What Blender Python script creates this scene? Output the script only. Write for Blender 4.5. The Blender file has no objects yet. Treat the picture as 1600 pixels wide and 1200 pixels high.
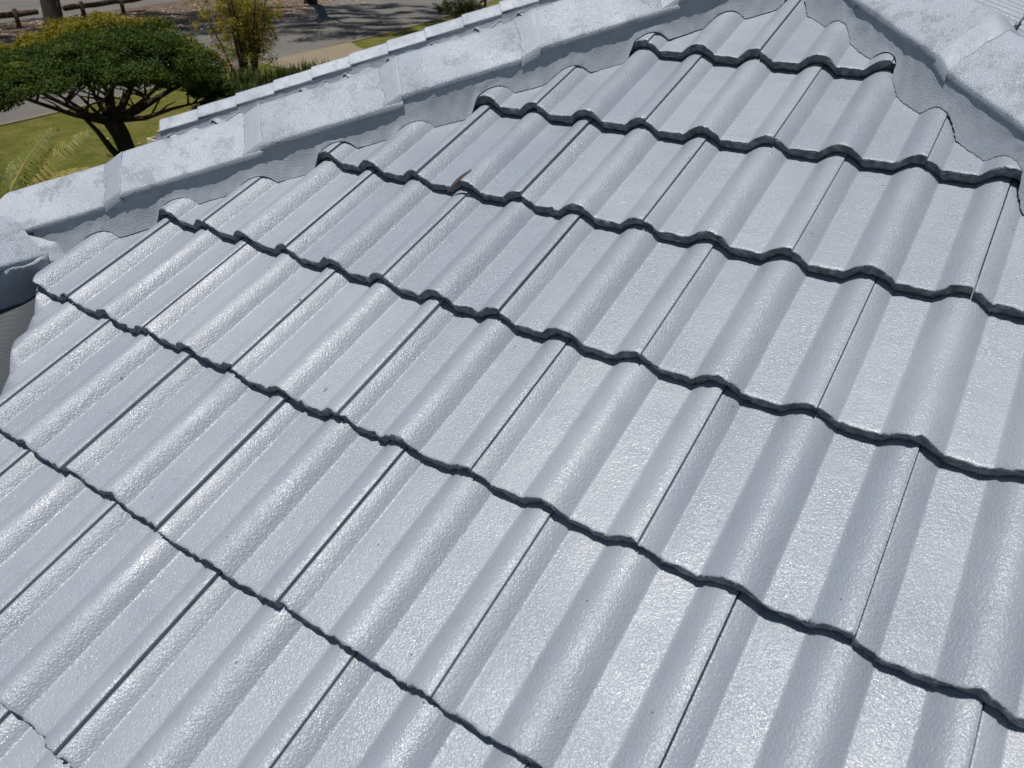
import bpy, bmesh, math, random
import numpy as np
from mathutils import Vector, Matrix, noise as mnoise

# ------------------------------------------------------------------ camera, sky, sun, exposure
scene = bpy.context.scene
col = scene.collection
ZO = 4.246                                   # height of the roof reference line above the ground
cam_d = bpy.data.cameras.new('camera')
cam = bpy.data.objects.new('camera', cam_d); col.objects.link(cam)
cam_d.sensor_width = 36.0
cam_d.lens = 1157.43 / 1600 * 36
cam_d.clip_start = 0.02; cam_d.clip_end = 2000
cam_d.dof.use_dof = True; cam_d.dof.focus_distance = 1.9; cam_d.dof.aperture_fstop = 8.0
Rm = Matrix(((0.83193906, -0.29476816, 0.47009480), (0.55485505, 0.43638910, -0.70830814), (0.00364244, 0.85010369, 0.52660274)))
cam.matrix_world = Matrix.Translation((0.43530762, -2.27970969, 4.39992564)) @ Rm.to_4x4()
scene.camera = cam

SUN = Vector((-0.01, -0.18, 0.98)).normalized()
world = bpy.data.worlds.new('World'); scene.world = world; world.use_nodes = True
wn = world.node_tree.nodes; wl = world.node_tree.links
sky = wn.new('ShaderNodeTexSky'); sky.sky_type = 'NISHITA'; sky.sun_disc = False
sky.sun_elevation = math.asin(SUN.z); sky.sun_rotation = math.atan2(SUN.x, SUN.y)
sky.air_density = 1.0; sky.dust_density = 0.6; sky.ozone_density = 1.2
wn['Background'].inputs['Strength'].default_value = 0.052
wl.new(sky.outputs[0], wn['Background'].inputs['Color'])
sun_d = bpy.data.lights.new('sun', 'SUN'); sun_d.energy = 4.5; sun_d.angle = math.radians(0.53); sun_d.color = (1.0, 0.965, 0.91)
sun = bpy.data.objects.new('sun', sun_d); col.objects.link(sun)
sun.rotation_euler = SUN.to_track_quat('Z', 'Y').to_euler()
sun.location = (0, 0, 30)
vs = scene.view_settings
vs.view_transform = 'Standard'; vs.look = 'None'; vs.exposure = 0.0; vs.gamma = 1.0; vs.use_curve_mapping = False

rnd = random.Random(7)
nrg = np.random.default_rng(7)

# ------------------------------------------------------------------ helpers
def tag(o, label=None, cat=None, group=None, kind=None):
    if label: o['label'] = label
    if cat: o['category'] = cat
    if group: o['group'] = group
    if kind: o['kind'] = kind
    return o

def link(name, me, parent=None):
    o = bpy.data.objects.new(name, me); col.objects.link(o)
    if parent is not None: o.parent = parent
    return o

def mesh(name, verts, faces, mats, midx=None, smooth=None):
    me = bpy.data.meshes.new(name)
    me.from_pydata([tuple(v) for v in verts], [], faces)
    for m in (mats if isinstance(mats, (list, tuple)) else [mats]): me.materials.append(m)
    if midx is not None: me.polygons.foreach_set('material_index', midx)
    if smooth is not None:
        me.polygons.foreach_set('use_smooth', [smooth] * len(faces) if isinstance(smooth, bool) else smooth)
    me.update()
    return me

def empty(name, loc=(0, 0, 0)):
    o = bpy.data.objects.new(name, None); col.objects.link(o); o.location = loc; o.empty_display_size = 0.2
    return o

class MB:
    """collects shapes into one mesh"""
    def __init__(self): self.v = []; self.f = []
    def add(self, vs, fs):
        b = len(self.v); self.v += [tuple(x) for x in vs]; self.f += [tuple(b + i for i in f) for f in fs]
    def box(self, p0, p1):
        (a, b, c), (d, e, f) = p0, p1
        self.add([(a, b, c), (d, b, c), (d, e, c), (a, e, c), (a, b, f), (d, b, f), (d, e, f), (a, e, f)],
                 [(3, 2, 1, 0), (4, 5, 6, 7), (0, 1, 5, 4), (1, 2, 6, 5), (2, 3, 7, 6), (3, 0, 4, 7)])
    def tube(self, pts, rad, n=8, jit=0.0, cap=True):
        pts = [Vector(p) for p in pts]; rings = []
        prev = None
        for i, p in enumerate(pts):
            t = (pts[min(i + 1, len(pts) - 1)] - pts[max(i - 1, 0)]).normalized()
            a = t.cross(Vector((0.31, 0.17, 0.93)) if abs(t.z) < 0.85 else Vector((1, 0.1, 0))).normalized() if prev is None else (prev - t * prev.dot(t)).normalized()
            prev = a; b = t.cross(a)
            r = rad[i] if isinstance(rad, (list, tuple)) else rad
            rings.append([p + (a * math.cos(2 * math.pi * k / n) + b * math.sin(2 * math.pi * k / n)) * r * (1 + jit * mnoise.noise(p * 3 + Vector((k * 1.7, 0, 0)))) for k in range(n)])
        vs = [v for r in rings for v in r]; fs = []
        for i in range(len(pts) - 1):
            for k in range(n):
                fs.append((i * n + k, i * n + (k + 1) % n, (i + 1) * n + (k + 1) % n, (i + 1) * n + k))
        if cap:
            fs.append(tuple(range(n - 1, -1, -1))); fs.append(tuple((len(pts) - 1) * n + k for k in range(n)))
        self.add(vs, fs)
    def build(self, name, mat, parent=None, smooth=False):
        return link(name, mesh(name, self.v, self.f, mat, smooth=smooth), parent)

# ------------------------------------------------------------------ materials
def newmat(name):
    m = bpy.data.materials.new(name); m.use_nodes = True
    nt = m.node_tree; b = nt.nodes['Principled BSDF']
    return m, nt, b
def N(nt, typ, **kw):
    n = nt.nodes.new(typ)
    for k, v in kw.items():
        if k in n.inputs.keys(): n.inputs[k].default_value = v
        else: setattr(n, k, v)
    return n
def coords(nt): return nt.nodes.new('ShaderNodeNewGeometry').outputs['Position']
def ntex(nt, pos, scale, detail=2.0, rough=0.5):
    n = N(nt, 'ShaderNodeTexNoise', Scale=scale, Detail=detail, Roughness=rough); nt.links.new(pos, n.inputs['Vector']); return n.outputs['Fac']
def ramp(nt, fac, stops, interp='LINEAR'):
    r = nt.nodes.new('ShaderNodeValToRGB'); r.color_ramp.interpolation = interp
    el = r.color_ramp.elements
    while len(el) > 1: el.remove(el[-1])
    el[0].position = stops[0][0]; el[0].color = (*stops[0][1], 1)
    for p, c in stops[1:]:
        e = el.new(p); e.color = (*c, 1)
    nt.links.new(fac, r.inputs['Fac']); return r.outputs['Color']
def mixc(nt, fac, a, b, mode='MIX'):
    m = nt.nodes.new('ShaderNodeMix'); m.data_type = 'RGBA'; m.blend_type = mode
    if isinstance(fac, (int, float)): m.inputs[0].default_value = fac
    else: nt.links.new(fac, m.inputs[0])
    for s, i in ((a, 6), (b, 7)):
        if isinstance(s, tuple): m.inputs[i].default_value = (*s, 1)
        else: nt.links.new(s, m.inputs[i])
    return m.outputs[2]
def math_(nt, op, a, b=0.0, c=None):
    m = nt.nodes.new('ShaderNodeMath'); m.operation = op
    for i, s in enumerate((a, b) if c is None else (a, b, c)):
        if isinstance(s, (int, float)): m.inputs[i].default_value = s
        else: nt.links.new(s, m.inputs[i])
    return m.outputs[0]
def maprange(nt, v, a, b, c, d):
    m = nt.nodes.new('ShaderNodeMapRange'); nt.links.new(v, m.inputs[0])
    for i, x in enumerate((a, b, c, d)): m.inputs[i + 1].default_value = x
    return m.outputs[0]
def bump(nt, b, h, strength, dist):
    n = N(nt, 'ShaderNodeBump', Strength=strength, Distance=dist); nt.links.new(h, n.inputs['Height']); nt.links.new(n.outputs[0], b.inputs['Normal'])

PAINT = (0.276, 0.307, 0.353)
def paint_material(name, tint, grain, rough, fine=1.0, patch=None):
    m, nt, b = newmat(name); p = coords(nt)
    mott = ntex(nt, p, 9, 4, 0.6)
    c = mixc(nt, mott, tuple(x * 0.92 for x in tint), tuple(x * 1.08 for x in tint))
    oi = nt.nodes.new('ShaderNodeObjectInfo').outputs['Random']          # every tile took the coat a little differently
    c = mixc(nt, 1.0, c, ramp(nt, oi, [(0.0, (0.89, 0.90, 0.92)), (0.5, (1.0, 1.0, 1.0)), (1.0, (1.08, 1.065, 1.04))]), 'MULTIPLY')
    gr = ntex(nt, p, 4.2, 7, 0.78)                                        # faint grime
    c = mixc(nt, maprange(nt, gr, 0.56, 0.72, 0, 0.30), c, tuple(x * 0.62 for x in tint))
    # thin spots, dust and specks in the coat
    sp = ntex(nt, p, 95, 2, 0.6)
    c = mixc(nt, maprange(nt, sp, 0.74, 0.80, 0, 0.35), c, (0.10, 0.11, 0.13))
    sp2 = ntex(nt, p, 70, 1, 0.5)
    c = mixc(nt, maprange(nt, sp2, 0.80, 0.815, 0, 0.8), c, (0.05, 0.05, 0.06))
    if patch:                                   # worn, thinly coated patches with ragged edges
        pn = ntex(nt, p, 15, 7, 0.78)
        c = mixc(nt, maprange(nt, pn, 0.53, 0.57, 0, 0.8), c, patch)
    du = ntex(nt, p, 3.1, 5, 0.65)
    c = mixc(nt, maprange(nt, du, 0.5, 0.75, 0, 0.25), c, (0.40, 0.41, 0.43))
    nt.links.new(c, b.inputs['Base Color'])
    nt.links.new(maprange(nt, ntex(nt, p, 14, 3), 0.32, 0.68, rough - 0.08, rough + 0.10), b.inputs['Roughness'])
    b.inputs['Specular IOR Level'].default_value = 0.68
    h1 = ntex(nt, p, 235 * fine, 2.0, 0.6); h2 = ntex(nt, p, 560 * fine, 1.0, 0.5); h3 = ntex(nt, p, 30, 2, 0.5)
    amt = maprange(nt, ntex(nt, p, 5, 2), 0.35, 0.65, 0.55, 1.0)
    h = math_(nt, 'ADD', math_(nt, 'MULTIPLY', h1, 1.0), math_(nt, 'MULTIPLY', h2, 0.35))
    h = math_(nt, 'ADD', math_(nt, 'MULTIPLY', h, amt), math_(nt, 'MULTIPLY', h3, 0.6))
    bump(nt, b, h, 1.0, grain)
    return m
M_PAINT = paint_material('roof_paint', PAINT, 0.0023, 0.32)
M_CAP = paint_material('cap_paint', tuple(x * 1.28 for x in PAINT), 0.0034, 0.38, 1.2, (0.235, 0.26, 0.295))
M_MORTAR = paint_material('mortar_paint', tuple(x * 1.05 for x in PAINT), 0.0014, 0.5)

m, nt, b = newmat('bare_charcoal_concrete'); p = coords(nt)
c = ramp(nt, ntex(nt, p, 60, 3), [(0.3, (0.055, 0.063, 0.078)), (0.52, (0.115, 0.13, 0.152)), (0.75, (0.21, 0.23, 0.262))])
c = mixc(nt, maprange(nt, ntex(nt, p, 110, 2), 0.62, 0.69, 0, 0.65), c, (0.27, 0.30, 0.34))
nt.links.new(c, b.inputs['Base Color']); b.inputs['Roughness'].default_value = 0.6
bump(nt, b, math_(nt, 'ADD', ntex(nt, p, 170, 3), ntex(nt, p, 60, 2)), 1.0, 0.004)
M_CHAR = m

def simple(name, c0, c1, scale, rough=0.8, bs=0.0, bscale=None, spec=0.3):
    m, nt, b = newmat(name); p = coords(nt)
    nt.links.new(mixc(nt, ntex(nt, p, scale, 4, 0.6), c0, c1), b.inputs['Base Color'])
    b.inputs['Roughness'].default_value = rough; b.inputs['Specular IOR Level'].default_value = spec
    if bs: bump(nt, b, ntex(nt, p, bscale or scale * 2, 3), 1.0, bs)
    return m
M_DECK = simple('dark_sarking', (0.012, 0.012, 0.014), (0.02, 0.02, 0.022), 5, 0.9)
M_GUT = simple('cream_gutter_paint', (0.62, 0.58, 0.46), (0.68, 0.64, 0.52), 6, 0.4)
M_FASC = simple('brown_fascia', (0.10, 0.065, 0.04), (0.14, 0.09, 0.055), 8, 0.6)
M_WALL = simple('rendered_wall', (0.45, 0.40, 0.32), (0.52, 0.47, 0.38), 3, 0.9, 0.004, 60)
M_LEAD = simple('grey_flashing', (0.06, 0.065, 0.075), (0.10, 0.11, 0.125), 20, 0.6)

# gutter-guard mesh in the valley: woven strands
m, nt, b = newmat('valley_mesh_guard')
tc = nt.nodes.new('ShaderNodeTexCoord').outputs['UV']
sx = nt.nodes.new('ShaderNodeSeparateXYZ'); nt.links.new(tc, sx.inputs[0])
g1 = math_(nt, 'SINE', math_(nt, 'MULTIPLY', sx.outputs[0], 2 * math.pi / 0.0046)); g2 = math_(nt, 'SINE', math_(nt, 'MULTIPLY', sx.outputs[1], 2 * math.pi / 0.0046))
st = math_(nt, 'MAXIMUM', g1, g2)
nt.links.new(mixc(nt, maprange(nt, st, 0.35, 0.6, 0, 1), (0.006, 0.007, 0.008), (0.085, 0.095, 0.11)), b.inputs['Base Color'])
b.inputs['Roughness'].default_value = 0.45
bump(nt, b, st, 0.6, 0.001)
M_MESH = m

# ground materials
m, nt, b = newmat('lawn_grass'); p = coords(nt)
c = ramp(nt, ntex(nt, p, 1.3, 8, 0.75), [(0.28, (0.064, 0.086, 0.016)), (0.46, (0.118, 0.132, 0.026)), (0.60, (0.185, 0.172, 0.042)), (0.76, (0.28, 0.22, 0.085))])
c2 = ramp(nt, ntex(nt, p, 16, 4, 0.7), [(0.3, (0.5, 0.5, 0.45)), (0.6, (1.1, 1.1, 1.05)), (0.8, (1.5, 1.4, 1.2))])
c = mixc(nt, maprange(nt, ntex(nt, p, 0.45, 6, 0.7), 0.48, 0.66, 0, 0.75), c, (0.21, 0.165, 0.06))
c = mixc(nt, 1.0, c, c2, 'MULTIPLY')
nt.links.new(c, b.inputs['Base Color']); b.inputs['Roughness'].default_value = 0.95; b.inputs['Specular IOR Level'].default_value = 0.1
bump(nt, b, math_(nt, 'ADD', ntex(nt, p, 30, 4, 0.7), ntex(nt, p, 6, 3, 0.7)), 1.0, 0.06)
M_LAWN = m
m, nt, b = newmat('asphalt'); p = coords(nt)
c = ramp(nt, ntex(nt, p, 0.35, 5, 0.65), [(0.3, (0.100, 0.091, 0.080)), (0.55, (0.132, 0.121, 0.106)), (0.75, (0.162, 0.149, 0.130))])
c = mixc(nt, 1.0, c, ramp(nt, ntex(nt, p, 55, 3, 0.8), [(0.3, (0.75, 0.75, 0.75)), (0.7, (1.2, 1.2, 1.2))]), 'MULTIPLY')
nt.links.new(c, b.inputs['Base Color']); b.inputs['Roughness'].default_value = 0.85
bump(nt, b, ntex(nt, p, 80, 3, 0.8), 1.0, 0.012)
M_ROAD = m
m, nt, b = newmat('verge_dirt'); p = coords(nt)
c = ramp(nt, ntex(nt, p, 1.3, 6, 0.75), [(0.3, (0.045, 0.028, 0.02)), (0.5, (0.11, 0.072, 0.05)), (0.66, (0.19, 0.135, 0.095)), (0.8, (0.28, 0.22, 0.16))])
nt.links.new(c, b.inputs['Base Color']); b.inputs['Roughness'].default_value = 0.95
bump(nt, b, ntex(nt, p, 9, 5, 0.7), 1.0, 0.08)
M_DIRT = m
M_DRIVE = simple('sandy_concrete', (0.17, 0.138, 0.092), (0.25, 0.205, 0.14), 1.6, 0.9, 0.006, 40)
M_KERB = simple('kerb_concrete', (0.12, 0.098, 0.07), (0.2, 0.17, 0.12), 4, 0.9)
M_BARK = simple('dark_bark', (0.022, 0.016, 0.012), (0.06, 0.045, 0.034), 7, 0.95, 0.03, 18)
m, nt, b = newmat('gum_bark'); p = coords(nt)
mp = N(nt, 'ShaderNodeMapping'); mp.inputs['Scale'].default_value = (1, 1, 0.3); nt.links.new(p, mp.inputs[0])
c = ramp(nt, ntex(nt, mp.outputs[0], 2.2, 4, 0.6), [(0.35, (0.018, 0.014, 0.012)), (0.58, (0.045, 0.036, 0.030)), (0.64, (0.18, 0.155, 0.13)), (0.78, (0.30, 0.27, 0.23))])
nt.links.new(c, b.inputs['Base Color']); b.inputs['Roughness'].default_value = 0.9
bump(nt, b, ntex(nt, mp.outputs[0], 9, 4), 1.0, 0.05)
M_GUM = m
M_LOG = simple('weathered_log', (0.055, 0.032, 0.02), (0.13, 0.08, 0.052), 5, 0.9, 0.02, 20)

def leafmat(name, stops, trans=0.35, rough=0.7):
    m, nt, b = newmat(name)
    p = coords(nt)
    at = nt.nodes.new('ShaderNodeAttribute'); at.attribute_name = 'tone'
    c = ramp(nt, at.outputs['Fac'], stops)
    nt.links.new(c, b.inputs['Base Color']); b.inputs['Roughness'].default_value = rough; b.inputs['Specular IOR Level'].default_value = 0.15
    t = nt.nodes.new('ShaderNodeBsdfTranslucent'); nt.links.new(mixc(nt, 1.0, c, (1.25, 1.15, 0.5), 'MULTIPLY'), t.inputs[0])
    mx = nt.nodes.new('ShaderNodeMixShader'); mx.inputs[0].default_value = trans
    nt.links.new(b.outputs[0], mx.inputs[1]); nt.links.new(t.outputs[0], mx.inputs[2])
    nt.links.new(mx.outputs[0], nt.nodes['Material Output'].inputs[0])
    return m
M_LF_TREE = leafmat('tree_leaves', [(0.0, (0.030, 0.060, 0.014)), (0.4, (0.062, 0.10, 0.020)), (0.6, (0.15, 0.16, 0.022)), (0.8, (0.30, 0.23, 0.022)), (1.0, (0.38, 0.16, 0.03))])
M_LF_SHRUB = leafmat('shrub_leaves', [(0.0, (0.10, 0.115, 0.024)), (0.5, (0.27, 0.24, 0.04)), (1.0, (0.44, 0.29, 0.06))])
M_LF_DARK = leafmat('strap_leaves', [(0.0, (0.014, 0.028, 0.008)), (0.6, (0.04, 0.062, 0.014)), (1.0, (0.11, 0.12, 0.03))], 0.25)
M_LF_PALM = leafmat('palm_leaflets', [(0.0, (0.06, 0.10, 0.022)), (0.5, (0.17, 0.19, 0.045)), (0.8, (0.36, 0.31, 0.11)), (1.0, (0.48, 0.32, 0.10))], 0.3, 0.4)
M_LF_GUM = leafmat('gum_leaves', [(0.0, (0.03, 0.045, 0.02)), (1.0, (0.08, 0.09, 0.035))])
M_LF_BUSH = leafmat('bush_leaves', [(0.0, (0.025, 0.045, 0.014)), (1.0, (0.065, 0.088, 0.022))])
M_PETAL = simple('orange_petals', (0.55, 0.16, 0.06), (0.7, 0.3, 0.2), 30, 0.6)
M_DRY = simple('dry_leaf', (0.30, 0.21, 0.10), (0.55, 0.46, 0.30), 3, 0.8)
M_DRYTWIG = simple('dry_twig_leaf', (0.06, 0.042, 0.034), (0.12, 0.09, 0.075), 40, 0.6)

# ------------------------------------------------------------------ roof geometry
TH = math.radians(22.5); TA = math.tan(TH); CO = math.cos(TH); SI = math.sin(TH)
G = 0.3272; PT = 0.15; STEP = 0.027; THK = 0.0255
CX = 0.010                                     # seam sits this far right of the roll's crown
class Face:
    def __init__(s, O, V):
        s.O = Vector(O); s.V = Vector(V).normalized()
        h = Vector((-s.V.x, -s.V.y, 0)).normalized()
        s.Nn = Vector((h.x * SI, h.y * SI, CO)); s.U = s.V.cross(s.Nn)
    def w(s, u, v, w): return s.O + s.U * u + s.V * v + s.Nn * w
FA = Face((0, 0, ZO), (0, CO, SI))
FB = Face((-0.35, 0, ZO), (CO, 0, SI))
FC = Face((0.02, 0, ZO), (-CO, 0, SI))
FD = Face((-3.10, 0, ZO), (-CO, 0, SI))
EZ = -1.65                                     # eave height below the reference line
WX, WY = -6.50, 1.95                           # corner of the far wing
WZ = 0.06
FS = Face((0, WY, ZO + EZ + WZ), (0, CO, SI))
FW = Face((WX, 0, ZO + EZ + WZ), (CO, 0, SI))

def prof(u):
    x = ((u + CX + PT / 2) % PT) - PT / 2
    a = 0.046 if x < 0 else 0.043
    q = min(abs(x) / a, 1.0)
    bmp = (1 - q ** 2.2) ** (1.3 if x < 0 else 1.15)
    return -0.0265 * (1 - bmp)
def surf(u, v):
    r = -v / G; e = math.floor(r); t = r - e
    return STEP * t + prof(u)

XS_HI = [-0.012, -0.0004, 0.0009, 0.004, 0.008, 0.012, 0.017, 0.022, 0.027, 0.0305, 0.0325, 0.0345, 0.039, 0.05, 0.062, 0.074, 0.084, 0.0905, 0.0935, 0.0955, 0.099] + [0.103 + 0.0061 * i for i in range(13)] + \
        [0.1805, 0.1825, 0.1845, 0.189, 0.20, 0.212, 0.224, 0.234, 0.2405, 0.2435, 0.2455, 0.249, 0.254, 0.259, 0.265, 0.271, 0.277, 0.283, 0.289, 0.294, 0.2975, 0.2997]
XS_LO = [0.003, 0.02, 0.036, 0.06, 0.088, 0.105, 0.125, 0.14, 0.155, 0.172, 0.186, 0.21, 0.238, 0.255, 0.275, 0.29, 0.2985]
RING_HI = [(0.0065, -THK), (0.0022, -0.0185), (0.0002, -0.0115), (0.0, -0.0046), (0.0007, -0.0014), (0.0026, -0.0003), (0.009, 0), (0.022, 0), (0.05, 0), (0.10, 0), (0.15, 0), (0.20, 0), (0.25, 0), (0.30, 0), (0.34, 0), (0.385, 0), (0.385, -0.022)]
RING_LO = [(0.003, -THK), (0.0, -0.003), (0.004, 0), (0.345, 0)]

def tile_geo(k, e, hi, seed):
    """vertices (u,v,w), faces, material indices, smooth flags of one roof tile whose left seam is at k*PT and whose nose is at -(e+1)*G"""
    xs = XS_HI if hi else XS_LO; ring = RING_HI if hi else RING_LO
    r = random.Random(seed)
    u0 = k * PT + r.uniform(-.0004, .0004); v0 = -(e + 1) * G + r.uniform(-.004, .004); dw = r.uniform(-.0011, .0011)
    tl = r.uniform(-.010, .010) if hi else 0; yaw = r.uniform(-.010, .010) if hi else 0
    sx = r.uniform(0, 90); trim = max(0, r.uniform(-.0012, .0016))
    vs, fs, mi, sm = [], [], [], []
    nR = len(ring); nX = len(xs)
    for i, x in enumerate(xs):
        u = u0 + x - (trim if x > .2995 else 0); H = prof(k * PT + x)
        if x < 0.0485:                        # the underlap side of a seam lies a little lower
            H -= 0.0056 * (1 - (x - 0.010) / 0.0385) if x > 0.010 else 0.0056
        if x > 0.29: H -= 0.0008 * ((x - 0.29) / 0.0085) ** 2
        if x < 0: H -= 0.030
        for j, (dv, dz) in enumerate(ring):
            if x < 0: dz *= 0.15
            v = v0 + dv + yaw * (x - .15); w = STEP * (-(v0 + dv) / G - e) + H + dz + dw + tl * (x - .15)
            if hi and j < 7:
                f = (1.0, 1.0, 1.0, 1.0, .9, .6, .25)[j]
                n1 = mnoise.noise(Vector((u * 60, sx, j * .35))); n2 = mnoise.noise(Vector((u * 230, sx + 9, j * 1.1)))
                n4 = mnoise.noise(Vector((u * 33, sx + 50, 0)))
                chip = max(0.0, n4 - .36) * 0.024 if j >= 2 else 0
                v += f * (0.0040 * n1 + 0.0034 * n2 + chip)
                w += (0.0014 * mnoise.noise(Vector((u * 45, sx + 70, 0))) if j < 2 else 0) + f * (0.0012 * mnoise.noise(Vector((u * 150, sx + 30, j * .8)))) - (0.0007 * max(0, n2) if j < 2 else 0)
            elif hi:
                w += 0.0005 * mnoise.noise(Vector((u * 14, v * 9, sx)))
            vs.append((u, v, w))
    for i in range(nX - 1):
        for j in range(nR):
            j2 = (j + 1) % nR
            fs.append((i * nR + j, (i + 1) * nR + j, (i + 1) * nR + j2, i * nR + j2))
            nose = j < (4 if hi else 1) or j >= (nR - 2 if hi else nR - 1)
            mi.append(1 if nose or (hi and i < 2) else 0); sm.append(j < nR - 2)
    fs.append(tuple(range(nR - 1, -1, -1))); fs.append(tuple((nX - 1) * nR + j for j in range(nR)))
    mi += [0, 0]; sm += [False, False]
    return vs, fs, mi, sm

def clip(me, planes):
    """planes: (point, normal): the side the normal points to is kept"""
    bm = bmesh.new(); bm.from_mesh(me)
    for co, no in planes:
        co = Vector(co); no = Vector(no)
        ds = [(v.co - co).dot(no) for v in bm.verts]
        if not ds: break
        if min(ds) >= 0: continue
        if max(ds) <= 0: bm.clear(); break
        geom = bm.verts[:] + bm.edges[:] + bm.faces[:]
        res = bmesh.ops.bisect_plane(bm, geom=geom, plane_co=co, plane_no=no, clear_inner=True)
        ed = [x for x in res['geom_cut'] if isinstance(x, bmesh.types.BMEdge) and x.is_boundary]
        if ed:
            new = bmesh.ops.holes_fill(bm, edges=ed, sides=0)['faces']
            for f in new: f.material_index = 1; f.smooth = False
    n = len(bm.faces)
    if n: bm.to_mesh(me)
    bm.free()
    return n

S2 = 2 ** .5
def plan(nx, ny, c):                            # keep nx*X + ny*Y > c
    n = Vector((nx, ny, 0)); return (n * (c / n.dot(n)), n)

def tiled_face(face, parent, rows, kr, planes, hi_test, seed0, mats):
    lo_v, lo_f, lo_m = [], [], []
    for e in rows:
        par = (e + 1) % 2
        for k in range(kr[0], kr[1] + 1):
            if (k % 2) != par: continue
            c = face.w(k * PT + .15, -(e + .5) * G, 0)
            if any((c - p0).dot(n) < -0.34 for p0, n in planes): continue
            hi = hi_test(c)
            vs, fs, mi, sm = tile_geo(k, e, hi, seed0 + e * 131 + k)
            P = [face.w(*q) for q in vs]
            cut = any(min((q - p0).dot(n) for q in P) < 0 for p0, n in planes)
            if hi:
                me = mesh('roof_tile', P, fs, mats, mi, sm)
                if cut and clip(me, planes) == 0: bpy.data.meshes.remove(me); continue
                link('roof_tile', me, parent)
            else:
                if cut:
                    me = mesh('tmp', P, fs, mats, mi)
                    n = clip(me, planes)
                    if n:
                        b0 = len(lo_v); lo_v += [v.co.copy() for v in me.vertices]
                        for pl in me.polygons: lo_f.append(tuple(b0 + i for i in pl.vertices)); lo_m.append(pl.material_index)
                    bpy.data.meshes.remove(me)
                else:
                    b0 = len(lo_v); lo_v += P; lo_f += [tuple(b0 + i for i in f) for f in fs]; lo_m += mi
    if lo_v:
        o = link('roof_tile_field', mesh('roof_tile_field', lo_v, lo_f, mats, lo_m), parent); o['kind'] = 'stuff'

house = empty('house', (0, 0, 0))
tag(house, 'house with pale blue grey painted concrete tile roof filling the foreground', 'house')

def deck(name, face, poly, w=-0.085):
    """sarking under one slope: poly in plan (x, y)"""
    vs = []
    for x, y in poly:
        z = face.O.z + TA * ((Vector((x, y, 0)) - Vector((face.O.x, face.O.y, 0))).dot(Vector((face.V.x, face.V.y, 0)).normalized()))
        vs.append((x, y, z + w / CO))
    n = len(vs); lo = [(a, b_, c - .03) for a, b_, c in vs]
    fs = [tuple(range(n)), tuple(range(2 * n - 1, n - 1, -1))] + [(i, n + i, n + (i + 1) % n, (i + 1) % n) for i in range(n)]
    return link(name, mesh(name, vs + lo, fs, M_DECK), house)

AX, AY = -0.165, 0.185                         # plan of the apex
PX, PY = -1.725, -1.375                        # where hip, wing ridge and valley meet
AE = EZ / TA                                   # plan y of the front eave
BE = -0.35 + EZ / TA; CE = 0.02 - EZ / TA; DE = -3.10 - AE
YN = 9.0; YS = -7.5
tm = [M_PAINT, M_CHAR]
dA = deck('roof_slope', FA, [(AX, AY), (PX, PY), (-3.10 - AE, AE), (0.02 - AE, AE)])
dB = deck('roof_slope', FB, [(AX, AY), (AX, YN), (BE, YN), (BE, YS), (PX, YS), (PX, PY)])
dC = deck('roof_slope', FC, [(AX, AY), (CE, AE), (CE, YN), (AX, YN)])
dD = deck('roof_slope', FD, [(PX, PY), (PX, YS), (DE, YS), (DE, AE)])
WH = 3.5
dS = deck('roof_slope', FS, [(WX, WY), (BE + .1, WY), (-0.75, WY + WH), (WX + WH, WY + WH)])
dW = deck('roof_slope', FW, [(WX, WY), (WX + WH, WY + WH), (WX + WH, WY + WH + 1), (WX, WY + 2 * WH)])

near = lambda c: (c - Vector((-0.4, -1.3, 4.0))).length < 2.05 and c.y > -2.9
tiled_face(FA, dA, range(-1, 13), (-30, 30), [plan(1, -1, -0.35 + 0.05), plan(-1, -1, -0.02 + 0.05), plan(1, 1, -3.025)], near, 11, tm)
tiled_face(FB, dB, range(-1, 13), (-62, 52), [plan(-1, 1, 0.35 + 0.05), plan(-1, 0, -AX), plan(0, 1, PY), plan(0, -1, -YN)], lambda c: False, 22, tm)
tiled_face(FB, dB, range(2, 13), (-10, 52), [plan(-1, 0, -PX), plan(0, -1, -PY), plan(0, 1, YS)], lambda c: False, 27, tm)
tiled_face(FC, dC, range(-1, 13), (-28, 60), [plan(1, 1, 0.02 + 0.05), plan(1, 0, AX), plan(0, -1, -YN)], lambda c: (c - Vector((0.75, 0.1, 4.0))).length < 0.95, 33, tm)
tiled_face(FD, dD, range(4, 13), (-52, 2), [plan(-1, -1, 3.255), plan(0, 1, YS), plan(1, 0, PX)], lambda c: c.y > -2.6 and c.x < -1.1, 44, tm)
tiled_face(FS, dS, range(-12, 0), (-46, -2), [plan(1, -1, WX - WY + .05), plan(-1, 1, 6.1), plan(0, -1, -WY - WH)], lambda c: False, 55, tm)
tiled_face(FW, dW, range(-12, 0), (-64, -6), [plan(-1, 1, WY - WX + .05), plan(0, -1, -WY - 2 * WH)], lambda c: False, 66, tm)

# ------------------------------------------------------------------ hip and ridge caps, collars, bedding
CW, CT = 0.116, 0.015
def cap_z(a, crown, low):
    s = (crown - low) / CW; rr = 0.016
    return crown - s * (math.sqrt(a * a + rr * rr) - rr) * CW / (math.sqrt(CW * CW + rr * rr) - rr)
CA = [-1, -.985, -.95, -.86, -.7, -.5, -.3, -.18, -.1, -.04, 0, .04, .1, .18, .3, .5, .7, .86, .95, .985, 1]
CROWN, LOW = 0.112, 0.036

def line_frame(H0, T):
    T = Vector(T).normalized(); Pn = Vector((T.y, -T.x, 0)).normalized()
    if T.z < 1e-6: pass
    return Vector(H0), T, Pn

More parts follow.
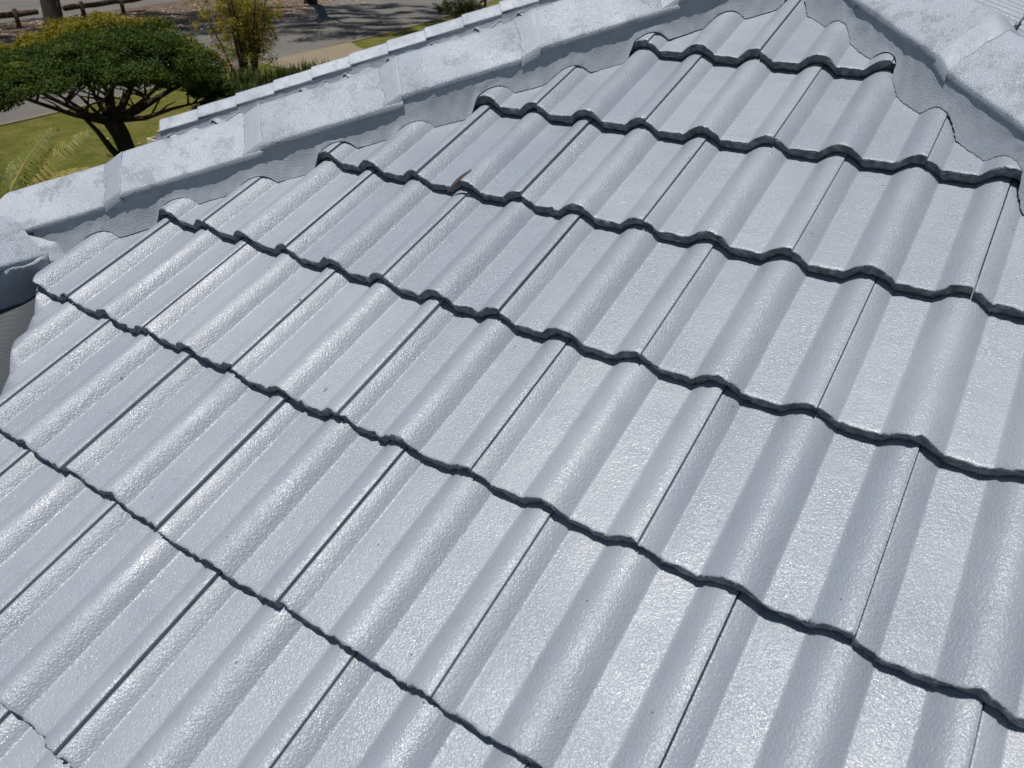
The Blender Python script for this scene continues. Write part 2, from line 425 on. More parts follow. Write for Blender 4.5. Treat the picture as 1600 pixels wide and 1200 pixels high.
def cap(parent, H0, T, Pn, s0, L, seed, planes=None, lift=0.017, mat=None):
    """one angular cap: lower end at s0 along T, length L"""
    r = random.Random(seed); jx = r.uniform(0, 60); roll = r.uniform(-.02, .02); da = r.uniform(-.003, .003)
    ss = [0, .002, .006, .014] + [L * q for q in (.12, .25, .4, .55, .7, .85, .96, 1.0)]
    vs, fs, mi = [], [], []
    nA = len(CA)
    for si, s in enumerate(ss):
        lf = lift * (1 - s / 0.384)
        rd = (0.005, 0.002, 0.0005, 0)[si] if si < 4 else 0
        for a_ in CA:
            a = a_ * CW; z = cap_z(a, CROWN, LOW) + lf - rd + roll * a
            if abs(a_) > .97: z -= 0.004 if abs(a_) > .99 else 0.001
            n1 = mnoise.noise(Vector((a * 25, s * 18, jx))); n2 = mnoise.noise(Vector((a * 70, s * 60, jx + 5)))
            z += 0.0022 * n1 + 0.0013 * n2
            dn = 0.0022 * mnoise.noise(Vector((a * 60, jx, 3))) if si < 3 else 0
            vs.append(H0 + T * (s0 + s + dn) + Pn * (a + da + (0.0018 * mnoise.noise(Vector((s * 50, a_, jx))) if abs(a_) > .9 else 0)) + Vector((0, 0, z)))
    n0 = len(vs)
    for si, s in enumerate(ss):
        lf = lift * (1 - s / 0.384)
        for a_ in CA:
            a = a_ * CW * 0.985
            vs.append(H0 + T * (s0 + s) + Pn * (a + da) + Vector((0, 0, cap_z(a, CROWN, LOW) + lf - CT + roll * a)))
    nS = len(ss)
    for i in range(nS - 1):
        for j in range(nA - 1):
            q = (i * nA + j, i * nA + j + 1, (i + 1) * nA + j + 1, (i + 1) * nA + j)
            fs.append(q[::-1]); fs.append(tuple(n0 + x for x in q))
    for i in range(nS - 1):
        for j in (0, nA - 1):
            fs.append((i * nA + j, (i + 1) * nA + j, n0 + (i + 1) * nA + j, n0 + i * nA + j))
    for j in range(nA - 1):
        for i in (0, nS - 1):
            fs.append((i * nA + j, n0 + i * nA + j, n0 + i * nA + j + 1, i * nA + j + 1))
    me = mesh('ridge_cap', vs, fs, [mat or M_CAP, M_CAP], smooth=True)
    bm = bmesh.new(); bm.from_mesh(me); bmesh.ops.recalc_face_normals(bm, faces=bm.faces)
    for ed in bm.edges:
        if len(ed.link_faces) == 2 and ed.calc_face_angle() > 0.9: ed.smooth = False
    bm.to_mesh(me); bm.free()
    if planes and clip(me, planes) == 0: return None
    return link('ridge_cap', me, parent)

def collar(parent, H0, T, Pn, s0, seed, wdt=0.046, lift=0.0155):
    """pointed mortar ramp from the lower end of a cap down onto the next cap"""
    r = random.Random(seed); jx = r.uniform(0, 90)
    ss = [0.004, 0, -.25, -.5, -.75, -.93, -1.0, -1.0]
    aa = [-1.001] + [-1.0 + 2.0 * i / 44 for i in range(45)] + [1.001]
    vs, fs = [], []
    for si, q in enumerate(ss):
        for a_ in aa:
            a = a_ * CW * 0.992
            wv = wdt * (1 + 0.22 * mnoise.noise(Vector((a * 28, jx, 0))) + 0.1 * mnoise.noise(Vector((a * 95, jx, 4))))
            s = q * wv if q <= 0 else q
            base = 0.017 * (1 - (s + 0.384) / 0.384)        # lift of the lower cap here
            hi_ = lift; f = 1 + q if q < 0 else 1.0
            z = cap_z(a, CROWN, LOW) + base * (1 - f) + hi_ * f + (0.0022 if q > -.9 else 0.0012)
            if si == len(ss) - 1: z -= 0.006
            if abs(a_) > 1: z -= 0.022
            z += 0.0012 * mnoise.noise(Vector((a * 45, s * 45, jx + 2)))
            vs.append(H0 + T * (s0 + s) + Pn * a + Vector((0, 0, z)))
    n = len(aa)
    for i in range(len(ss) - 1):
        for j in range(n - 1): fs.append((i * n + j, i * n + j + 1, (i + 1) * n + j + 1, (i + 1) * n + j))
    me = mesh('joint_mortar', vs, fs, M_MORTAR, smooth=True)
    bm = bmesh.new(); bm.from_mesh(me); bmesh.ops.recalc_face_normals(bm, faces=bm.faces); bm.to_mesh(me); bm.free()
    link('joint_mortar', me, parent)

def bedding(name, parent, H0, T, side, face, s_a, s_b, seed, phi=80, a0=0.109, detail=0.004, z0=None, ph0=None):
    """pointing mortar that runs from under the cap edge down onto the tile profile of one slope"""
    vs, fs = [], []
    nT = 7; n = int((s_b - s_a) / detail)
    ph = math.radians(phi)
    O = face.O
    def over(P):                                # height of P above the tile surface
        d = P - O; return d.dot(face.Nn) - surf(d.dot(face.U), d.dot(face.V))
    rows = []
    for i in range(n + 1):
        s = s_a + (s_b - s_a) * i / n
        nn = mnoise.noise(Vector((s * 14, seed, 0))); n3 = mnoise.noise(Vector((s * 75, seed, 5)))
        lf = 0.0
        if ph0 is not None:
            x = (s - ph0) % 0.3858
            lf = 0.017 * (1 - x / 0.384) if x < .34 else 0.017 * (1 - .34 / .384 + (x - .34) / .0458 * (.34 / .384))
        top = H0 + T * s + side * (a0 + 0.001 * nn) + Vector((0, 0, z0 if z0 is not None else LOW - 0.007 + lf))
        ph_ = ph + 0.12 * mnoise.noise(Vector((s * 7, seed, 2))) + 0.012 * n3
        dr = side * math.cos(ph_) - Vector((0, 0, math.sin(ph_)))
        lo, hi = 0.0, 0.0
        while over(top + dr * hi) > 0.0022 and hi < 0.22: hi += 0.003
        lo = max(0, hi - 0.003)
        for _ in range(6):
            md = (lo + hi) / 2
            if over(top + dr * md) > 0.0022: lo = md
            else: hi = md
        rows.append([s, top, dr, max(lo, .004), n3])
    ds_ = (s_b - s_a) / n
    for rng in (range(1, n + 1), range(n - 1, -1, -1)):     # the trowel does not follow sudden steps
        for i in rng:
            k = i - 1 if rng.step > 0 else i + 1
            rows[i][3] = min(rows[i][3], rows[k][3] + ds_ * 2.2)
    for s, top, dr, Lh, n3 in rows:
        for t in range(nT):
            q = t / (nT - 1)
            P = top + dr * (Lh * q) - side * (0.004 * math.sin(math.pi * q) * min(1, Lh / .09)) + side * (0.0024 * mnoise.noise(Vector((s * 28, q * 4, seed))) + 0.0012 * mnoise.noise(Vector((s * 80, q * 11, seed + 3))))
            if t == nT - 1: P += side * (0.0012 * n3 + 0.0032 * mnoise.noise(Vector((s * 190, seed, 8))))
            vs.append(P)
        vs.append(vs[-1])
        P = vs[-1] - side * 0.008 + Vector((0, 0, 0.0005)); vs.append(P)
        vs.append(P - side * 0.012 - Vector((0, 0, 0.03)))
    m_ = nT + 3
    for i in range(n):
        for t in range(m_ - 1):
            if t == nT - 1: continue
            fs.append((i * m_ + t, (i + 1) * m_ + t, (i + 1) * m_ + t + 1, i * m_ + t + 1))
    me = mesh(name, vs, fs, M_MORTAR, smooth=True)
    bm = bmesh.new(); bm.from_mesh(me)
    flip = [f for f in bm.faces if (f.index % (m_ - 2)) < nT - 1 and f.normal.dot(side + Vector((0, 0, .5))) < 0]
    bmesh.ops.reverse_faces(bm, faces=flip)
    bm.to_mesh(me); bm.free()
    return link(name, me, parent)

apex = Vector((AX, AY, ZO + TA * AY))
TL = Vector((1, 1, TA)).normalized(); PL = Vector((1, -1, 0)).normalized()
TR = Vector((-1, 1, TA)).normalized(); PR = Vector((-1, -1, 0)).normalized()
HL = Vector((0, 0.35, ZO + TA * 0.35)); HR = Vector((0, 0.02, ZO + TA * 0.02))
# left hip (front slope / left slope)
bl = bedding('mortar_bedding', house, HL, TL, PL, FA, (PX + .02) / TL.x, (AX - .03) / TL.x, 1.0, ph0=-1.540 / TL.x)
bedding('mortar_bedding', house, HL, TL, -PL, FB, (PX - .1) / TL.x, AX / TL.x, 2.0, detail=.012, ph0=-1.540 / TL.x)
for j in range(-1, 5):
    x0 = -1.540 + 0.262 * j; s0 = x0 / TL.x
    L = 0.392
    pl = [plan(-1, 0, -AX - 0.02), plan(1, 0, PX - 0.03)]
    cap(bl, HL, TL, PL, s0, L, 100 + j, pl)
    if -1 < j < 5: collar(bl, HL, TL, PL, s0, 300 + j)
# right hip (front slope / right slope)
br = bedding('mortar_bedding', house, HR, TR, PR, FA, -3.95 / abs(TR.x), (-AX - .03) / abs(TR.x), 3.0, phi=75, ph0=-0.325 / abs(TR.x))
bedding('mortar_bedding', house, HR, TR, -PR, FC, -3.95 / abs(TR.x), -AX / abs(TR.x), 4.0, detail=.008, ph0=-0.325 / abs(TR.x))
for j in range(-1, 14):
    x0 = 0.325 + 0.262 * j; s0 = -x0 / abs(TR.x)
    cap(br, HR, TR, -PR, s0, 0.392, 140 + j, [plan(1, 0, AX + 0.02)])
    collar(br, HR, TR, -PR, s0, 340 + j)
# apex mortar: the pointing swells where both hips meet
# main ridge running back
RT = Vector((0, 1, 0)); RP = Vector((1, 0, 0))
bm_ = bedding('mortar_bedding', house, apex, RT, RP, FC, 0, 8.8, 5.0, detail=.02)
bedding('mortar_bedding', house, apex, RT, -RP, FB, 0, 8.8, 6.0, detail=.02)
for j in range(23): cap(bm_, apex, -RT, -RP, -0.30 - .384 * j, 0.425, 170 + j)
# wing ridge running forward from the foot of the left hip
wr = Vector((PX, PY, ZO + TA * PY))
RW = Vector((0, -1, 0))
b_w = bedding('mortar_bedding', house, wr, RW, Vector((1, 0, 0)), FD, 0.16, 6.0, 7.0, detail=.008, z0=0.0)
bedding('mortar_bedding', house, wr, RW, Vector((-1, 0, 0)), FB, 0.16, 6.0, 8.0, detail=.02, z0=0.0)
for j in range(15):
    cap(b_w, wr + Vector((0.045, 0, -0.034)), -RW, Vector((1, 0, 0)), -0.075 - 0.425 - .384 * j, 0.425, 200 + j, lift=0.012)
# far wing hip
HF = Vector((WX, WY, ZO + EZ + WZ))
bf = bedding('mortar_bedding', house, HF, TL, PL, FS, 0.0, (WH - .05) / TL.x, 9.0, detail=.01)
bedding('mortar_bedding', house, HF, TL, -PL, FW, 0.0, (WH - .05) / TL.x, 10.0, detail=.02)
for j in range(13):
    cap(bf, HF, TL, PL, 0.05 + .384 * j, 0.392, 230 + j, [plan(-1, 0, -WX - WH)])
ridge_f = HF + TL * (WH / TL.x)
for j in range(6): cap(bf, ridge_f, Vector((1, 0, 0)), Vector((0, -1, 0)), -0.1 + .384 * j, 0.425, 250 + j)

# mortar plug under the end of the wing ridge cap, seen above the valley
def lump(name, pts, mat, parent, amp=0.004, n=10):
    """closed prism with a subdivided, uneven surface: pts = 8 corners"""
    P = [Vector(q) for q in pts]; vs, fs = [], []
    quads = [(3, 2, 1, 0), (4, 5, 6, 7), (0, 1, 5, 4), (1, 2, 6, 5), (2, 3, 7, 6), (3, 0, 4, 7)]
    for qd in quads:
        a, b_, c, d = (P[i] for i in qd); b0 = len(vs)
        for i in range(n + 1):
            for j in range(n + 1):
                x, y = i / n, j / n
                p_ = a * (1 - x) * (1 - y) + b_ * x * (1 - y) + c * x * y + d * (1 - x) * y
                vs.append(p_ + mnoise.noise_vector(p_ * 30) * amp + mnoise.noise_vector(p_ * 90) * amp * .3)
        for i in range(n):
            for j in range(n):
                fs.append((b0 + i * (n + 1) + j, b0 + (i + 1) * (n + 1) + j, b0 + (i + 1) * (n + 1) + j + 1, b0 + i * (n + 1) + j + 1))
    me = mesh(name, vs, fs, mat, smooth=True)
    bm = bmesh.new(); bm.from_mesh(me); bmesh.ops.remove_doubles(bm, verts=bm.verts, dist=1e-5); bmesh.ops.recalc_face_normals(bm, faces=bm.faces); bm.to_mesh(me); bm.free()
    return link(name, me, parent)
zP = ZO + TA * PY
lump('mortar_plug', [(-1.70, -1.575, zP - .12), (-1.578, -1.60, zP - .135), (-1.560, -1.46, zP - .13), (-1.64, -1.36, zP - .10),
                     (-1.70, -1.56, zP - .012), (-1.567, -1.575, zP - .014), (-1.552, -1.455, zP - .012), (-1.66, -1.37, zP + .02)], M_MORTAR, house, .009)
lump('mortar_plug', [(-1.76, -1.47, zP - .03), (-1.575, -1.47, zP - .03), (-1.56, -1.40, zP - .03), (-1.66, -1.32, zP - .03),
                     (-1.71, -1.462, zP + .075), (-1.60, -1.462, zP + .006), (-1.59, -1.40, zP + .010), (-1.65, -1.33, zP + .060)], M_MORTAR, house, .003)
# valley tray with the mesh guard over it
vs, fs, uvs = [], [], []
nS, nA = 60, 14
Tv = Vector((1, -1, -TA)).normalized(); Pv = Vector((1, 1, 0)).normalized()
for i in range(nS + 1):
    s = 0.02 + 3.6 * i / nS
    for j in range(nA + 1):
        a = -0.17 + 0.34 * j / nA
        P = Vector((PX, PY, zP)) + Tv * s + Pv * a + Vector((0, 0, abs(a) * TA / S2 * .6 - 0.040 + 0.012 * mnoise.noise(Vector((s * 9, a * 9, 1)))))
        vs.append(P); uvs.append((s, a))
for i in range(nS):
    for j in range(nA): fs.append((i * (nA + 1) + j, (i + 1) * (nA + 1) + j, (i + 1) * (nA + 1) + j + 1, i * (nA + 1) + j + 1))
me = mesh('valley_guard', vs, fs, M_MESH, smooth=True)
uv = me.uv_layers.new(name='UVMap')
for lp in me.loops: uv.data[lp.index].uv = uvs[lp.vertex_index]
link('valley_guard', me, house)

# eaves: fascia, gutter, walls
def gutter(p, q, out):
    """quad gutter from p to q (top inner edge); out = unit vector away from the wall"""
    p, q, out = Vector(p), Vector(q), Vector(out)
    sec = [(0, 0), (0, -.09), (.115, -.09), (.115, 0.012), (.100, 0.012), (.100, 0.004), (.109, 0.004), (.109, -.084), (.006, -.084), (.006, 0)]
    d = (q - p).normalized(); vs, fs = [], []
    for pt, e in ((p, -1), (q, 1)):
        for a, z in sec: vs.append(pt + out * a + d * (e * a) + Vector((0, 0, z)))
    n = len(sec)
    for i in range(n): fs.append((i, (i + 1) % n, n + (i + 1) % n, n + i))
    link('gutter', mesh('gutter', vs, fs, M_GUT), house)
    mb = MB(); a0 = out * -.024; z0 = Vector((0, 0, -.19)); z1 = Vector((0, 0, 0.0))
    v8 = [p + a0 + z0, q + a0 + z0, q + z0 - out * .003, p + z0 - out * .003, p + a0 + z1, q + a0 + z1, q + z1 - out * .003, p + z1 - out * .003]
    mb.add(v8, [(3, 2, 1, 0), (4, 5, 6, 7), (0, 1, 5, 4), (1, 2, 6, 5), (2, 3, 7, 6), (3, 0, 4, 7)])
    mb.build('fascia', M_FASC, house)
ez = ZO + EZ - .12
gutter((DE, AE + .05, ez), (CE - .05, AE + .05, ez), (0, -1, 0))
gutter((CE - .05, AE + .05, ez), (CE - .05, YN, ez), (1, 0, 0))
gutter((BE + .05, YS, ez), (BE + .05, WY, ez), (-1, 0, 0))
gutter((DE - .05, YS, ez), (DE - .05, AE, ez), (1, 0, 0))
gutter((WX + .035, WY + .035, ez + .145), (BE, WY + .035, ez + .145), (0, -1, 0))
gutter((WX + .035, WY + .035, ez + .145), (WX + .035, WY + 2 * WH, ez + .145), (-1, 0, 0))
for (x0, y0, x1, y1) in ((BE + .55, AE + .55, CE - .55, YN - .1), (BE + .552, YS + .2, DE - .55, AE + .548), (WX + .55, WY + .55, BE + .548, WY + 2 * WH - .2)):
    mb = MB(); mb.box((x0, y0, -.05), (x1, y1, ez - .1)); mb.build('wall', M_WALL, house)
    mb = MB(); mb.box((x0 - .55, y0 - .55, ez - .19), (x1 + .55, y1 + .1, ez - .175)); mb.build('soffit', M_GUT, house)
# gable wall at the two open ends
for (xa, xm, xb, y) in ((BE + .5, AX, CE - .5, YN - .12), (BE + .5, PX, DE - .5, YS + .22)):
    zt = ZO + TA * (AY if y > 0 else PY) - .14
    mb = MB(); mb.add([(xa, y, ez - .1), (xb, y, ez - .1), (xm, y, zt), (xa, y - .1, ez - .1), (xb, y - .1, ez - .1), (xm, y - .1, zt)], [(0, 1, 2), (5, 4, 3), (0, 3, 4, 1), (1, 4, 5, 2), (2, 5, 3, 0)])
    mb.build('gable', M_WALL, house)

# ------------------------------------------------------------------ ground, road, verge
def sheet(name, poly, z, mat, kind='structure', thick=0.0):
    n = len(poly); vs = [(x, y, z) for x, y in poly]; fs = [tuple(range(n))]
    if thick:
        vs += [(x, y, z - thick) for x, y in poly]; fs += [(i, n + i, n + (i + 1) % n, (i + 1) % n) for i in range(n)]
    o = link(name, mesh(name, vs, fs, mat)); o['kind'] = kind; return o
sheet('ground', [(-500, -500), (500, -500), (500, 500), (-500, 500)], 0.0, M_LAWN)
edge = [(-20.4, -60), (-20.8, -10), (-21.3, 2), (-21.5, 6.9), (-21.9, 8.9), (-22.7, 11.6), (-23.6, 16), (-24.4, 19.5), (-25.3, 23.1), (-26.6, 28), (-28.1, 33), (-31.4, 42), (-38, 56), (-60, 90), (-130, 180)]
far = [(-150, 170), (-75, 90), (-52, 58), (-43, 42), (-39.2, 35), (-36.8, 29.1), (-36.6, 23.7), (-37.2, 18), (-37.7, 14.7), (-37.9, 2), (-37.9, -60)]
sheet('road', edge + far, 0.006, M_ROAD)
# kerb strip along the near edge
kb = MB()
for (x0, y0), (x1, y1) in zip(edge[2:-2], edge[3:-1]):
    if 16.5 < (y0 + y1) / 2 < 22.5: continue
    kb.add([(x0, y0, .012), (x1, y1, .012), (x1 + .3, y1, .03), (x0 + .3, y0, .03), (x0, y0, -.05), (x1, y1, -.05), (x1 + .3, y1, -.05), (x0 + .3, y0, -.05)],
           [(0, 3, 2, 1), (0, 1, 5, 4), (1, 2, 6, 5), (2, 3, 7, 6), (3, 0, 4, 7)])
kb.build('kerb', M_KERB)['kind'] = 'structure'
vf = [(-47.0, -60), (-45.5, 2), (-44.6, 14), (-44.2, 18), (-45.9, 23.5), (-47.5, 28), (-52, 38), (-60, 52), (-85, 85), (-165, 170)]
sheet('verge', vf + far, 0.012, M_DIRT)
sheet('far_road', [(-90, -60), (-47.0, -60), (-45.5, 2), (-44.6, 14), (-44.2, 18), (-45.9, 23.5), (-47.5, 28), (-52, 38), (-60, 52), (-85, 85), (-165, 170), (-260, 170)], 0.007, M_ROAD)
dv = [(-23.9, 17.3), (-22.2, 16.9), (-6.0, 16.2), (-6.0, 20.6), (-20.8, 21.3), (-22.4, 21.7), (-23.8, 22.4), (-25.2, 23.4), (-24.4, 19.5)]
sheet('driveway', dv, 0.018, M_DRIVE)

# ------------------------------------------------------------------ foliage
def leaf_cloud(name, centers, radii, per, size, mat, parent, tone=(0.2, 0.6), squash=1.0, up=0.3, tones=None, seed=1, aspect=0.5, shell=0.35):
    """many small leaf faces spread through the volumes of uneven clumps; one mesh"""
    g = np.random.default_rng(seed)
    C = np.repeat(np.asarray(centers, float), per, axis=0); Rr = np.repeat(np.asarray(radii, float), per)
    n = len(C)
    d = g.normal(size=(n, 3)); d /= np.linalg.norm(d, axis=1)[:, None]
    rad = Rr * (shell + (1 - shell) * g.random(n)) ** 0.8
    d2 = d.copy(); d2[:, 2] *= squash
    P = C + d2 * rad[:, None]
    nrm = d * 0.6 + g.normal(size=(n, 3)) * 0.7 + np.array([0, 0, up]); nrm /= np.linalg.norm(nrm, axis=1)[:, None]
    t = g.normal(size=(n, 3)); t -= nrm * (t * nrm).sum(1)[:, None]; t /= np.linalg.norm(t, axis=1)[:, None]
    bt = np.cross(nrm, t)
    L = size * (0.65 + 0.7 * g.random(n))[:, None]; W = L * aspect
    V = np.stack([P - t * L * .5, P + bt * W * .5 + nrm * L * .08, P + t * L * .5, P - bt * W * .5 + nrm * L * .08], axis=1).reshape(-1, 3)
    me = bpy.data.meshes.new(name)
    me.vertices.add(4 * n); me.vertices.foreach_set('co', V.ravel())
    me.loops.add(4 * n); me.loops.foreach_set('vertex_index', np.arange(4 * n))
    me.polygons.add(n); me.polygons.foreach_set('loop_start', np.arange(0, 4 * n, 4)); me.polygons.foreach_set('loop_total', np.full(n, 4))
    at = me.attributes.new('tone', 'FLOAT', 'FACE')
    base = np.repeat(np.asarray(tones, float), per) if tones is not None else np.full(n, (tone[0] + tone[1]) / 2)
    tv = np.clip(base + (g.random(n) - .5) * (tone[1] - tone[0]), 0, 1)
    at.data.foreach_set('value', tv)
    me.materials.append(mat); me.update(calc_edges=True)
    return link(name, me, parent)

# the flat-topped tree on the lawn
BT = Vector((-13.35, 5.42, 0.0))
lat = Vector((0.45, 0.89, 0)).normalized()        # across the view
dep = Vector((-0.89, 0.45, 0)).normalized()       # away from the roof
tree = empty('ornamental_tree', BT); tag(tree, 'flat topped spreading green tree with dark forked trunk on the lawn', 'tree')
tree_pts = []
def TP(l, d, z): return lat * l + dep * d + Vector((0, 0, z))
tb = MB()
fork = TP(-0.12, 0, 1.42)
tb.tube([TP(.12, 0, -.05), TP(.10, 0, .35), TP(.03, 0, .8), TP(-.02, 0, 1.1), fork], [.21, .17, .145, .15, .16], 12, .12)
tips = []
limbs = [(-0.9, -.3, 1.98), (-1.35, .35, 2.08), (-.45, -.9, 1.85), (-.35, .8, 1.95), (.1, -.35, 2.1), (.55, .2, 2.15), (.75, -.7, 1.95), (1.25, .1, 1.85), (1.05, .8, 1.9), (-.05, 1.1, 2.0), (1.5, -.35, 1.6), (-1.0, -1.0, 2.0), (-1.7, -.1, 2.05)]
for i, (l, d, z) in enumerate(limbs):
    a = fork + Vector((0, 0, -.12 + .03 * (i % 4))); e = TP(l, d, z)
    mid1 = a.lerp(e, .35) + Vector((0, 0, -.10 + .05 * rnd.random())); mid2 = a.lerp(e, .7) + Vector((rnd.uniform(-.06, .06), rnd.uniform(-.06, .06), -.03))
    r0 = .10 if i in (4, 5, 7) else .065
    tb.tube([a, mid1, mid2, e], [r0, r0 * .7, r0 * .45, r0 * .2], 7, .1)
    for q in range(4):
        s_ = mid1.lerp(mid2, rnd.random()) if q < 2 else mid2.lerp(e, rnd.random())
        dv_ = Vector((rnd.uniform(-.5, .5), rnd.uniform(-.5, .5), rnd.uniform(.15, .5)))
        tb.tube([s_, s_ + dv_ * .5 + Vector((0, 0, .03)), s_ + dv_], [r0 * .35, r0 * .22, .008], 5, .1)
# second low stem hugging the trunk
tb.tube([TP(.02, -.05, .45), TP(-.22, -.06, .85), TP(-.38, -.05, 1.2), TP(-.55, -.1, 1.5)], [.07, .06, .045, .03], 7, .15)
tb.build('trunk', M_BARK, tree, True)
cent, rad, ton = [], [], []
g = random.Random(3)
while len(cent) < 400:
    l = g.uniform(-2.7, 1.95); d = g.uniform(-1.9, 2.3)
    el = (((l + .35) / 2.3) ** 2 + (d / (2.3 if d > 0 else 1.85)) ** 2)
    if el > 1: continue
    top = 2.80 + .08 * math.sin(l * 2.3 + d) - .62 * max(0, el - .15) ** 1.5 + .10 * mnoise.noise(Vector((l * 1.6, d * 1.6, 4)))
    top += .10 * math.exp(-((l - .5) ** 2) / .5) - .22 * max(0, -l - .5) ** 1.1 + .05 * max(0, d)
    zm = 1.99 + .16 * max(0, -d) - .26 * min(1, abs(l + .1) / 1.7) ** 2
    z = max(top - abs(g.gauss(0, .2)) - (.0 if g.random() < .7 else g.uniform(.1, .4)), zm + .12 * g.random())
    cent.append(TP(l, d, z)); rad.append(g.uniform(.15, .34))
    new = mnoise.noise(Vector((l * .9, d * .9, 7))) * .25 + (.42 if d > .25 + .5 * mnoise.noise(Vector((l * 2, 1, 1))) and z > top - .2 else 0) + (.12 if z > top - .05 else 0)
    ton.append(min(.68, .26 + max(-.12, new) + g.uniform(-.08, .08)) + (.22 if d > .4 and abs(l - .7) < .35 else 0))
# low skirt round the edge
for i in range(90):
    a_ = g.uniform(0, 6.283); q = g.uniform(.7, .97); l = -.35 + 2.2 * q * math.cos(a_); d = 1.8 * q * math.sin(a_)
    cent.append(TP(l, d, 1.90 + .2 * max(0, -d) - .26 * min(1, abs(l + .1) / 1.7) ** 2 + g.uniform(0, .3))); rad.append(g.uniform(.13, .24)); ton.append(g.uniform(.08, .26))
# drooping right end
for i in range(46):
    l = g.uniform(1.45, 1.98); d = g.uniform(-.7, .8)
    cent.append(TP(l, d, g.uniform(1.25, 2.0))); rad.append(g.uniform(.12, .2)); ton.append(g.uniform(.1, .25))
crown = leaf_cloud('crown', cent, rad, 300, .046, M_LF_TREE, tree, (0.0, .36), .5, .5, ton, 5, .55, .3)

# tall gum tree by the log barriers; its crown is above the picture
def gum(name, base, label, r0, h, crown_r, nclump, seed, lean=(0, 0), zlo=6.0):
    t = empty(name, base); tag(t, label, 'tree', 'gum trees along the far verge')
    gg = random.Random(seed); mb = MB()
    top = Vector((lean[0] * h, lean[1] * h, h * .55))
    mb.tube([(0, 0, -.3), (0, 0, .05), (lean[0] * .5, lean[1] * .5, .5), (lean[0] * h * .25, lean[1] * h * .25, h * .28), top], [r0 * 1.5, r0 * 1.3, r0 * 1.06, r0 * .92, r0 * .6], 16, .1)
    cs, rs = [], []
    for i in range(nclump):
        a = gg.uniform(0, 6.283); q = crown_r * math.sqrt(gg.random()); z = gg.uniform(zlo, h)
        c = Vector((lean[0] * h + q * math.cos(a), lean[1] * h + q * math.sin(a), z)); cs.append(c); rs.append(gg.uniform(.5, 1.1))
    for i in range(9):
        e = cs[i * (nclump // 9)]; mb.tube([top * gg.uniform(.7, 1), top.lerp(e, .5) + Vector((0, 0, .6)), e], [r0 * .4, r0 * .22, .04], 7, .1)
    mb.build('trunk', M_GUM, t, True)
    leaf_cloud('crown', cs, rs, 230, .26, M_LF_GUM, t, (0, 1), .7, 0.2, None, seed, .3, .2)
    return t
gum('gum_tree', (-38.4, 17.6, 0), 'thick pale patched gum trunk standing in the verge beside the log barriers', .40, 15, 7.5, 150, 21, (-.02, .10), 6.5)
gum('gum_tree', (-40.5, 35.5, 0), 'gum tree whose crown shades the road beyond the driveway', .35, 14, 9.0, 240, 22, (.55, -.55), 6.5)

# shrub with thin stems right of the tree
sh = empty('shrub', (-20.6, 14.0, 0)); tag(sh, 'tall open yellow green shrub with thin dark stems beside the road', 'shrub')
g = random.Random(9); mb = MB(); cs, rs, ts = [], [], []
for i in range(13):
    a = g.uniform(0, 6.28); q = g.uniform(.1, 1.15); e = Vector((q * math.cos(a) * 1.0, q * math.sin(a) * 1.0, g.uniform(1.9, 3.2)))
    s_ = Vector((.2 * math.cos(a), .2 * math.sin(a), -.05)); md = s_.lerp(e, .5) + Vector((0, 0, .15))
    mb.tube([s_, md, e], [.045, .03, .01], 6, .1)
    for k in range(15):
        c = md.lerp(e, g.uniform(-.3, 1.05)) + Vector((g.uniform(-.42, .42), g.uniform(-.42, .42), g.uniform(-.3, .25))); cs.append(c); rs.append(g.uniform(.14, .3)); ts.append(g.uniform(.2, .75))
for k in range(26): cs.append(Vector((g.uniform(-.9, .9), g.uniform(-.9, .9), g.uniform(.2, 1.1)))); rs.append(g.uniform(.15, .3)); ts.append(g.uniform(0, .35))
mb.build('stem', M_BARK, sh, True)
leaf_cloud('foliage', cs, rs, 80, .07, M_LF_SHRUB, sh, (0, .5), 1.0, .2, ts, 31, .4, .1)

# strappy clumps
def strap_clump(base, n, h, spread, seed, label, tone=(0, 1)):
    g = random.Random(seed); vs, fs, tn = [], [], []
    for i in range(n):
        a = g.uniform(0, 6.283); hh = h * g.uniform(.55, 1.1); o = g.uniform(.05, 1) * spread
        b0 = Vector((g.gauss(0, spread * .35), g.gauss(0, spread * .35), 0)); dr = Vector((math.cos(a), math.sin(a), 0)); sd = dr.cross(Vector((0, 0, 1)))
        k = len(vs)
        for q, wd in ((0, .022), (.4, .024), (.75, .015), (1, .002)):
            c = b0 + dr * (o * q * q) + Vector((0, 0, hh * (q - .18 * q * q * o / max(spread, .01))))
            vs.append(c - sd * wd); vs.append(c + sd * wd)
        for q in range(3): fs.append((k + 2 * q, k + 2 * q + 1, k + 2 * q + 3, k + 2 * q + 2)); tn.append(g.uniform(*tone))
    t = empty('strap_plant', base); tag(t, label, 'plant', 'strap leaved plants along the garden bed')
    me = mesh('foliage', vs, fs, M_LF_DARK); at = me.attributes.new('tone', 'FLOAT', 'FACE'); at.data.foreach_set('value', tn)
    link('foliage', me, t)
strap_clump((-18.0, 11.9, 0), 420, 1.05, .75, 1, 'dark strap leaved clump between the tree crown and the shrub')
strap_clump((-17.4, 12.9, 0), 520, 1.05, .8, 2, 'dark strap leaved clump in front of the open shrub')
strap_clump((-17.9, 14.3, 0), 420, .95, .7, 3, 'dark strap leaved clump at the edge of the sandy driveway')
strap_clump((-16.9, 11.0, 0), 420, .95, .7, 4, 'dark strap leaved clump low behind the right end of the tree crown')
